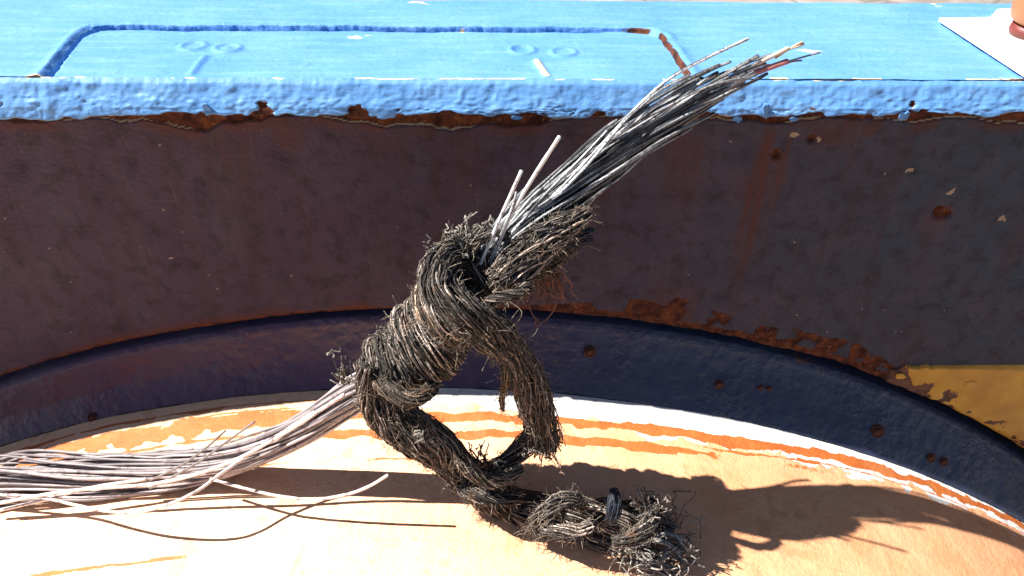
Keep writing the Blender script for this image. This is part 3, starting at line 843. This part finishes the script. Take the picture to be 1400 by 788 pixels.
for k in range(7):
    a = RNG.uniform(-8, 8)
    stray([(1060, 80, -.009), (1078, 68, -.006), (1090 + RNG.uniform(-4, 10), 60 + a * .5, -.004 + RNG.uniform(-.003, .003))], .00055, np.array([.7, .58, .48]), MAT['tan'], name='frayed_end')

# ================================================================== FRAYED ROPE
rope = empty('frayed_rope', tuple(PD(760, 712)))
tag(rope, 'dark frayed rope wound and knotted round the wires, tail trailing on the drum', 'rope')
ROFF = np.array(rope.location)
def yarncol(n=1, warm=0.0):
    v = RNG.choice([.04, .10, .20, .38, .66], p=[.30, .26, .20, .15, .09]) * RNG.uniform(.8, 1.2)
    hue = RNG.uniform(0, .55) + warm
    t_ = np.array([1.12, .97 - .16 * hue, .87 - .30 * hue])
    return np.clip(v * t_, .01, .9)
def yarns(path, R, count, twist, yr=.00046, fray=.0010, flat=None, seed=0, warm=0.0, endfray=0.0, jit=.18, bright=1.0):
    """a rope along path as many separate twisted yarns; R radius per point."""
    T, N, B = frames(path)
    s_ = np.r_[0, np.cumsum(np.linalg.norm(np.diff(path, axis=0), axis=1))]
    R = np.broadcast_to(np.asarray(R, float), (len(path),))
    out = []
    count = int(count * 2.0)
    for i in range(count):
        ph = 2 * math.pi * i / count + RNG.uniform(-.2, .2)
        lay = RNG.uniform(.80, 1.04) if RNG.random() < .8 else RNG.uniform(.55, .85)
        n1 = fbm(s_ * 55 + i * 13.7, seed + i * 2.1, 0, 200, 2) - .5
        n2 = fbm(s_ * 70 + i * 9.1, seed + i * 4.3, 0, 201, 3) - .5
        n3 = fbm(s_ * 330 + i * 3.1, seed + i * 1.3, 0, 202, 2) - .5
        a = ph + twist * s_ + n1 * 2.2 * jit * 3
        clump = fbm(s_ * 75 + seed * 1.37, np.cos(a) * 1.6, np.sin(a) * 1.6, 204, 3) - .5
        rr_ = R * (lay + n2 * jit * 1.6 + clump * .55) + n3 * fray * 1.6
        if endfray: rr_ = rr_ + endfray * RNG.uniform(-.2, 1) * sstep(s_[-1] - .03, s_[-1], s_)
        ca, sa = np.cos(a) * rr_, np.sin(a) * rr_
        if flat is not None: sa = sa * flat
        p = path + N * ca[:, None] + B * sa[:, None]
        k0, k1 = 0, len(p)
        if RNG.random() < .25: k0 = RNG.integers(0, max(1, len(p) // 3))
        if RNG.random() < .35: k1 = len(p) - RNG.integers(0, max(1, len(p) // 3))
        c = yarncol(warm=warm) * bright
        cc = c[None, :] * (.25 + 1.5 * fbm(s_ * 260 + i * 5, i, 0, 203, 2))[:, None] * (.75 + 1.3 * np.clip(clump, -.3, .3))[:, None]
        out.append((p[k0:k1], yr * RNG.uniform(.7, 1.35) * (1 + .5 * n3)[k0:k1], cc[k0:k1]))
    return out
def fuzz(path, R, count, lmin=.003, lmax=.010, fr=.00014, warm=.2):
    T, N, B = frames(path)
    R = np.broadcast_to(np.asarray(R, float), (len(path),))
    out = []
    for i in range(count):
        k = RNG.integers(0, len(path)); a = RNG.uniform(0, 2 * math.pi)
        o = N[k] * math.cos(a) + B[k] * math.sin(a)
        d = o * (RNG.uniform(.1, 1) if RNG.random() < .17 else RNG.uniform(-.05, .10)) + np.cross(T[k], o) * RNG.normal(0, .7) + T[k] * RNG.normal(0, .8) + RNG.normal(0, .35, 3); d /= np.linalg.norm(d)
        L = RNG.uniform(lmin, lmax); n = 7
        u_ = np.linspace(0, 1, n)[:, None]
        bend = RNG.normal(0, .5, 3); curl = RNG.normal(0, .12, 3)
        p = path[k] + o * R[k] * .95 + d * u_ * L + bend * (u_ ** 2) * L + curl * np.sin(u_ * RNG.uniform(4, 9)) * L
        v = RNG.choice([.09, .2, .36, .5]); c = np.array([1, .86 - .15 * warm, .68 - .3 * warm]) * v
        out.append((p, fr * RNG.uniform(.7, 1.4) * np.linspace(1.1, .6, n), c))
    return out
def core(path, R, f=.82, flat=None):
    return [(path, np.asarray(R) * f, np.array([.035, .026, .02]))]
def keep_out(items, clear=.0006):
    res = []
    for p, r, c in items:
        p = np.array(p)
        dx, dz = p[:, 0] - DR_CX, p[:, 2] - DR_CZ; rad_ = np.hypot(dx, dz)
        m = DR_R + clear + np.asarray(r) + .0008
        f = np.where(rad_ < m, m / rad_, 1)
        p[:, 0] = DR_CX + dx * f; p[:, 2] = DR_CZ + dz * f
        res.append((p - ROFF, r, c))
    return res
def rope_part(name, items, label=None, sides=4):
    o = link(name, tubes(name, keep_out(items), sides), MAT['rope'], rope)
    if label: o['label'] = label
    return o
def path_px(ctrl, step=.0022):
    """ctrl (u, v, y or None for resting on the drum, radius)"""
    c = []
    for u, v, y, r in ctrl:
        q = P(u, v, y) if y is not None else PD(u, v, r * .8)
        c.append([*q, r])
    q, s_ = spline(np.array(c), step)
    return q[:, :3], q[:, 3]

# --- turns wound round the wires
sel = (bs >= S_KNOT0 - .004) & (bs <= S_KNOT1 + .004)
ax, axs = bp[sel], bs[sel]
aT, aN, aB = bT[sel], bN[sel], bB[sel]
LEN = axs[-1] - axs[0]
NT_ = 12
def coil_pt(f, ang, rad):
    x = f * LEN
    c = np.array([np.interp(x, axs - axs[0], ax[:, k]) for k in range(3)])
    n = np.array([np.interp(x, axs - axs[0], aN[:, k]) for k in range(3)]); b = np.array([np.interp(x, axs - axs[0], aB[:, k]) for k in range(3)])
    t_ = np.array([np.interp(x, axs - axs[0], aT[:, k]) for k in range(3)])
    return c + (n * math.cos(ang) + b * math.sin(ang)) * rad + t_ * .004 * math.sin(ang + .8)
for k in range(NT_):
    pts = []
    for j in range(53):
        q = j / 48
        f = (k + q) / NT_
        barrel_r = .0138 + .0045 * math.sin(math.pi * min(1, max(0, f * .95 + .12))) + .0012 * math.sin(f * 21)
        pts.append(coil_pt(min(1, f), 2 * math.pi * q + .4 * math.sin(k * 2.1), barrel_r))
    path, _ = spline(np.array(pts), .0022)
    rr_ = .0045 + .0010 * math.sin(k * 1.7)
    it = core(path, np.full(len(path), rr_), .8) + yarns(path, rr_, 26, 95, .00038, .0010, seed=k * 31, jit=.17) + fuzz(path, rr_, 150, .002, .006)
    rope_part('rope_turn', it)
# filler cord seen between the turns
path = np.array([coil_pt(q, 0, 0) for q in np.linspace(.0, 1, 40)])
rope_part('rope_core', [(path, np.full(40, .0138), np.array([.05, .032, .022]))], sides=12)

def strand(name, ctrl, count, twist, label=None, flat=None, warm=0, fz=200, endfray=0, yr=.00038, fray=.0012, jit=.15, lmax=.012, bright=1.0):
    path, R = path_px(ctrl)
    it = core(path, R, .72) if flat is None else []
    it += yarns(path, R, count, twist, yr, fray, flat, RNG.integers(0, 999), warm, endfray, jit, bright) + fuzz(path, R, int(fz * 1.5), .002, lmax * .6)
    return rope_part(name, it, label)

# --- hitch over the top of the knot, crossing down to the right
strand('hitch_strand', [(672, 352, -.082, 0.00462), (640, 342, -.098, 0.00693), (606, 358, -.118, 0.00847), (600, 392, -.131, 0.00924), (628, 420, -.137, 0.00924), (662, 442, -.135, 0.00847), (694, 466, -.129, 0.00732)], 60, 35, 'thick strand crossing the top of the knot')
strand('hitch_strand', [(592, 372, -.118, 0.00462), (598, 412, -.134, 0.00616), (625, 442, -.140, 0.00616), (655, 462, -.138, 0.00577), (690, 482, -.130, 0.00539)], 34, 45)
strand('hitch_strand', [(575, 395, -.116, 0.00385), (585, 425, -.130, 0.00500), (608, 452, -.137, 0.00462), (630, 470, -.132, 0.00385)], 26, 60, warm=.8)
strand('hanging_band', [(672, 448, -.131, .0062), (698, 474, -.127, .0072), (718, 510, -.124, .0088), (732, 550, -.123, .0096), (740, 585, -.123, .0078), (748, 612, -.123, .0045)], 70, 12, 'frayed band hanging down at the right of the knot', endfray=.006, fz=420, lmax=.014)
strand('hanging_band', [(690, 490, -.122, 0.00154), (691, 520, -.122, 0.00200), (687, 545, -.121, 0.00123), (688, 562, -.121, 0.00046)], 9, 20, warm=.9, fz=60)
strand('loop_strand', [(742, 570, -.116, 0.00462), (728, 598, -.119, 0.00601), (706, 620, -.122, 0.00601), (680, 640, -.126, 0.00500), (648, 650, -.130, 0.00424), (608, 640, -.133, 0.00385), (566, 616, -.132, 0.00385), (530, 588, -.128, 0.00400), (510, 555, -.122, 0.00424), (503, 520, -.112, 0.00385)], 34, 30, 'thin strand looping under the knot', fz=320)
strand('loop_strand', [(500, 500, -.128, 0.00385), (499, 535, -.130, 0.00462), (512, 572, -.131, 0.00462), (540, 600, -.130, 0.00424), (580, 625, -.128, 0.00385), (620, 645, -.125, 0.00385)], 30, 40, fz=200)
strand('lower_lump', [(512, 512, -.114, .0070), (520, 542, -.122, .0095), (542, 572, -.127, .0108), (572, 592, -.129, .0108), (598, 606, -.129, .0100), (616, 626, -.128, .0095)], 84, 40, 'bulging lower coil of the rope knot', fz=420)
strand('wrapped_fold', [(506, 508, -.122, .0040), (528, 530, -.134, .0046), (556, 545, -.139, .0046), (582, 538, -.134, .0040), (596, 516, -.118, .0030)], 28, 50, warm=.6, fz=120)
# --- tail down to the drum
strand('rope_tail', [(572, 582, -.128, .0080), (604, 616, -.128, .0094), (634, 648, -.127, .0100), (666, 673, -.126, .0108), (704, 691, -.127, .0110), (745, 703, -.129, .0108), (785, 712, -.131, .0102), (815, 718, -.134, .008)], 84, 32, 'rope tail sloping from the knot down to the drum', fz=520, warm=.25)
strand('tail_wrap', [(612, 655, -.120, 0.00308), (640, 672, -.140, 0.00424), (680, 684, -.144, 0.00385), (715, 680, -.138, 0.00308)], 22, 60, fz=80)
strand('tail_wrap', [(628, 628, -.140, 0.00385), (660, 655, -.143, 0.00385), (690, 655, -.137, 0.00385), (712, 640, -.128, 0.00308)], 22, 60, fz=120, warm=.3)
# three-stranded lay of the end lying on the drum
base, bR = path_px([(700, 700, None, .007), (735, 704, None, .0105), (775, 706, None, .0115), (812, 708, None, .0120), (850, 711, None, .0125), (885, 716, None, .0110), (915, 728, None, .008)], .0016)
T_, N_, B_ = frames(base)
sb = np.r_[0, np.cumsum(np.linalg.norm(np.diff(base, axis=0), axis=1))]
for k in range(3):
    a = 2 * math.pi * k / 3 + sb * 130
    q = base + (N_ * np.cos(a)[:, None] + B_ * np.sin(a)[:, None]) * (bR * .52)[:, None]
    it = core(q, bR * .42, .85) + yarns(q, bR * .46, 20, -90, .00042, .0006, seed=500 + k, jit=.14, bright=1.5) + fuzz(q, bR * .5, 110, .002, .008)
    rope_part('laid_strand', it)
strand('knot_bight', [(722, 722, -.150, .003), (738, 708, -.152, .0045), (756, 694, -.150, .005), (778, 684, -.145, .005), (800, 690, -.140, .004)], 22, 40, fz=200)
strand('knot_bight', [(728, 726, -.150, .003), (760, 726, -.158, .004), (790, 728, -.160, .004), (812, 716, -.158, .0035)], 18, 40, fz=160)
strand('knot_bight', [(838, 742, -.165, .003), (862, 738, -.164, .004), (886, 720, -.155, .0055), (893, 698, -.145, .006), (880, 684, -.137, .004)], 26, 30, fz=160)
strand('cord_end', [(778, 732, None, .002), (800, 738, None, .0038), (822, 744, None, .0042), (842, 752, None, .003)], 16, 20, 'pale cord end lying beside the rope tail', fz=20, bright=2.2)
strand('dark_stub', [(834, 716, -.152, .003), (839, 698, -.148, .0045), (840, 682, -.143, .0042), (838, 668, -.139, .0022)], 10, 15, fz=10).data.materials[0] = MAT['tar']
# unravelled end
items = []
for i in range(46):
    u0, v0 = RNG.uniform(835, 880), RNG.uniform(738, 760)
    du, dv = RNG.uniform(25, 85), RNG.uniform(20, 55)
    c = [PD(u0, v0, RNG.uniform(.001, .005))]
    for q in (.3, .6, 1):
        c.append(PD(u0 + du * q + RNG.normal(0, 8), v0 + dv * q + RNG.normal(0, 7), RNG.uniform(.0008, .009)))
    p, s_ = spline(np.array(c), .0022)
    items.append((p, RNG.uniform(.00035, .0007), np.array([1, .92, .82]) * RNG.choice([.18, .3, .45, .6])))
for i in range(55):
    u0, v0 = RNG.uniform(848, 935), RNG.uniform(692, 788)
    c = [PD(u0, v0, RNG.uniform(.001, .012))]
    hd = RNG.uniform(0, 2 * math.pi)
    for q in range(RNG.integers(3, 6)):
        hd += RNG.normal(0, .9); u0 += math.cos(hd) * 14; v0 += math.sin(hd) * 12
        c.append(PD(min(u0, 958), max(v0, 672), RNG.uniform(.001, .018)))
    p, s_ = spline(np.array(c), .0022)
    items.append((p, RNG.uniform(.0002, .0005), np.array([1, .9, .78]) * RNG.choice([.2, .35, .55, .7])))
for ctrl in ([(875, 752, .003), (905, 730, .014), (935, 738, .016), (950, 760, .008), (930, 790, .003)], [(850, 752, .003), (880, 738, .012), (915, 745, .014), (940, 770, .006)], [(905, 725, .01), (925, 735, .016), (938, 752, .012), (955, 752, .004)]):
    p, s_ = spline(np.array([PD(*c) for c in ctrl]), .002)
    for j in range(3):
        items.append((p + RNG.normal(0, .0006, 3), .0007, np.array([1, .93, .84]) * RNG.uniform(.4, .75)))
rope_part('unravelled_end', items, 'unravelled pale fibres at the end of the rope tail')

# --- frayed sheath at the foot of the wire brush
strand('frayed_sheath', [(664, 408, -.112, 0.00456), (684, 382, -.114, 0.00798), (712, 356, -.111, 0.00950), (742, 332, -.105, 0.00874), (772, 310, -.098, 0.00608), (802, 290, -.090, 0.00228)], 64, 14, 'frayed rope sheath along the foot of the wire brush', fz=520, endfray=.003, lmax=.015)
strand('frayed_sheath', [(690, 392, -.098, 0.00380), (724, 372, -.094, 0.00684), (756, 350, -.090, 0.00608), (786, 328, -.086, 0.00304)], 36, 14, warm=.7, fz=260)
strand('short_strand', [(664, 412, -.127, 0.00152), (684, 406, -.130, 0.00243), (704, 402, -.129, 0.00258), (724, 392, -.123, 0.00198)], 14, 160, 'short pale twisted strand under the sheath', fz=30)
strand('tie_strand', [(628, 348, -.102, 0.00190), (645, 338, -.108, 0.00228), (662, 324, -.110, 0.00228), (680, 318, -.104, 0.00190), (705, 330, -.098, 0.00152)], 14, 80, fz=60)
for ctrl in ([(770, 322, -.094, 0.00228), (790, 320, -.090, 0.00304), (812, 314, -.088, 0.00076)], [(764, 332, -.092, 0.00228), (786, 332, -.088, 0.00342), (810, 326, -.086, 0.00091)], [(750, 345, -.09, 0.00304), (768, 348, -.088, 0.00304), (776, 358, -.088, 0.00076)]):
    strand('tarred_flap', ctrl, 14, 8, fz=20).data.materials[0] = MAT['tar']
# hanging reddish fibres
items = []
for i in range(60):
    u0, v0 = RNG.uniform(715, 770), RNG.uniform(350, 385)
    c = [P(u0, v0, -.092)]
    for q in range(3):
        u0 += RNG.normal(1, 7); v0 += RNG.uniform(6, 18)
        c.append(P(u0, v0, -.092 + RNG.normal(0, .003)))
    p, s_ = spline(np.array(c), .002)
    items.append((p, RNG.uniform(.00016, .00034), np.array([.34, .15, .09]) * RNG.uniform(.5, 1.3)))
for ctrl in ([(722, 415), (728, 430), (738, 441), (748, 436), (757, 424), (760, 414)], [(748, 372), (760, 378), (766, 392), (769, 408)], [(735, 436), (732, 442), (736, 446), (740, 441)]):
    p, s_ = spline(np.array([P(u, v, -.092) for u, v in ctrl]), .0015)
    items.append((p, .00042 if ctrl[0][0] != 748 else .0009, np.array([.36, .17, .11])))
rope_part('hanging_fibres', items, 'reddish loose fibres hanging beside the knot')

# --- tufts
def tuft(name, u, v, y, du, dv, n, L, spread, label=None, col=(.9, .82, .7)):
    b = P(u, v, y); e = P(u + du, v + dv, y) - b; d = e / np.linalg.norm(e)
    items = []
    for i in range(n):
        q = d + RNG.normal(0, spread, 3); q /= np.linalg.norm(q)
        l = L * RNG.uniform(.5, 1.05); uu = np.linspace(0, 1, 10)[:, None]
        bend = RNG.normal(0, .35, 3)
        p = b + RNG.normal(0, .0018, 3) + q * uu * l + bend * uu ** 2 * l + RNG.normal(0, .05, 3) * np.sin(uu * 8) * l
        items.append((p, RNG.uniform(.0003, .0007) * np.linspace(1, .7, 10), np.array(col) * RNG.choice([.12, .25, .4])))
        if RNG.random() < .4:
            for z in range(3):
                w = RNG.normal(0, .0012, (5, 3)).cumsum(0); items.append((p[-1] + w, .0004, np.array(col) * RNG.choice([.2, .4, .55])))
    return rope_part(name, items, label)
tuft('fibre_tuft', 632, 352, -.108, -6, -30, 30, .012, .3, 'frayed tuft on top of the knot')
tuft('fibre_tuft', 640, 345, -.106, 16, -30, 18, .014, .25)
tuft('fibre_tuft', 472, 522, -.122, -8, -24, 14, .011, .10, 'frayed tuft left of the knot')
tuft('fibre_tuft', 884, 712, -.150, 8, -36, 22, .017, .2, 'frayed tuft on the end of the rope tail')
tuft('fibre_tuft', 660, 640, -.128, -4, -30, 34, .014, .5, col=(.6, .35, .25))
tuft('fibre_tuft', 748, 596, -.124, 8, 26, 22, .014, .2, col=(.6, .38, .28))
tuft('fibre_tuft', 915, 742, -.150, 40, 8, 14, .015, .2)
for (u, v, y) in ((597, 350, -.118), (590, 398, -.12), (520, 462, -.12), (575, 600, -.15), (690, 640, -.13), (720, 620, -.13), (640, 690, -.135)):
    tuft('fibre_tuft', u, v, y, RNG.uniform(-10, 10), RNG.uniform(-14, 4), 6, .006, .6)

# ================================================================== THINGS ON THE RAIL
q = [PZ(1283, 29, RAIL_Z + .0016), PZ(1352, 28, RAIL_Z + .0016), PZ(1362, 17, RAIL_Z + .0016), PZ(1420, 14, RAIL_Z + .0016), PZ(1560, 60, RAIL_Z + .0016), PZ(1560, 200, RAIL_Z + .0016)]
lim = PZ(1402, 107, RAIL_Z + .0016)
poly = [q[0], q[1], q[2], q[3], np.array([lim[0] + .12, q[3][1], RAIL_Z + .0016]), np.array([lim[0] + .12, lim[1] + .002, RAIL_Z + .0016]), lim]
cx = np.mean(poly, axis=0)
V = [p_ - cx for p_ in poly] + [p_ - cx + np.array([0, 0, .0022]) for p_ in poly]
n = len(poly)
me = bpy.data.meshes.new('white_sheet')
me.from_pydata([tuple(v_) for v_ in V], [], [tuple(range(n - 1, -1, -1))[::-1][::-1], tuple(range(n, 2 * n))] + [(i, (i + 1) % n, n + (i + 1) % n, n + i) for i in range(n)])
me.validate(); me.update()
sh = link('white_sheet', me, MAT['white']); sh.location = tuple(cx)
tag(sh, 'bright white flat sheet lying on the blue rail at the right', 'sheet')
# rounded orange object at the corner of the frame
c0 = PZ(1402, 22, RAIL_Z + .016)
kn = empty('orange_object', (c0[0] + .008, c0[1], RAIL_Z + .0040))
tag(kn, 'rounded orange object with its shadow as a dark red disc below, cut off at the top right corner', 'object')
def lathe(name, prof, mat, parent, n=40):
    V, F = [], []
    for (r, z) in prof:
        for i in range(n):
            a = 2 * math.pi * i / n; V.append((r * math.cos(a), r * math.sin(a), z))
    for k in range(len(prof) - 1):
        for i in range(n):
            a, b = k * n + i, k * n + (i + 1) % n
            F.append((a, b, b + n, a + n))
    return link(name, raw_mesh(name, V, F), mat, parent)
lathe('body', [(.0001, .007), (.011, .007), (.0150, .010), (.0165, .016), (.0165, .030), (.014, .038), (.008, .043), (.0001, .0445)], MAT['orange'], kn)
lathe('foot_shadow', [(.0001, .0), (.0125, .0), (.0135, .0025), (.0125, .007), (.0001, .0072)], MAT['shadow_red'], kn)  # the object's dark red shadow, built as a solid disc
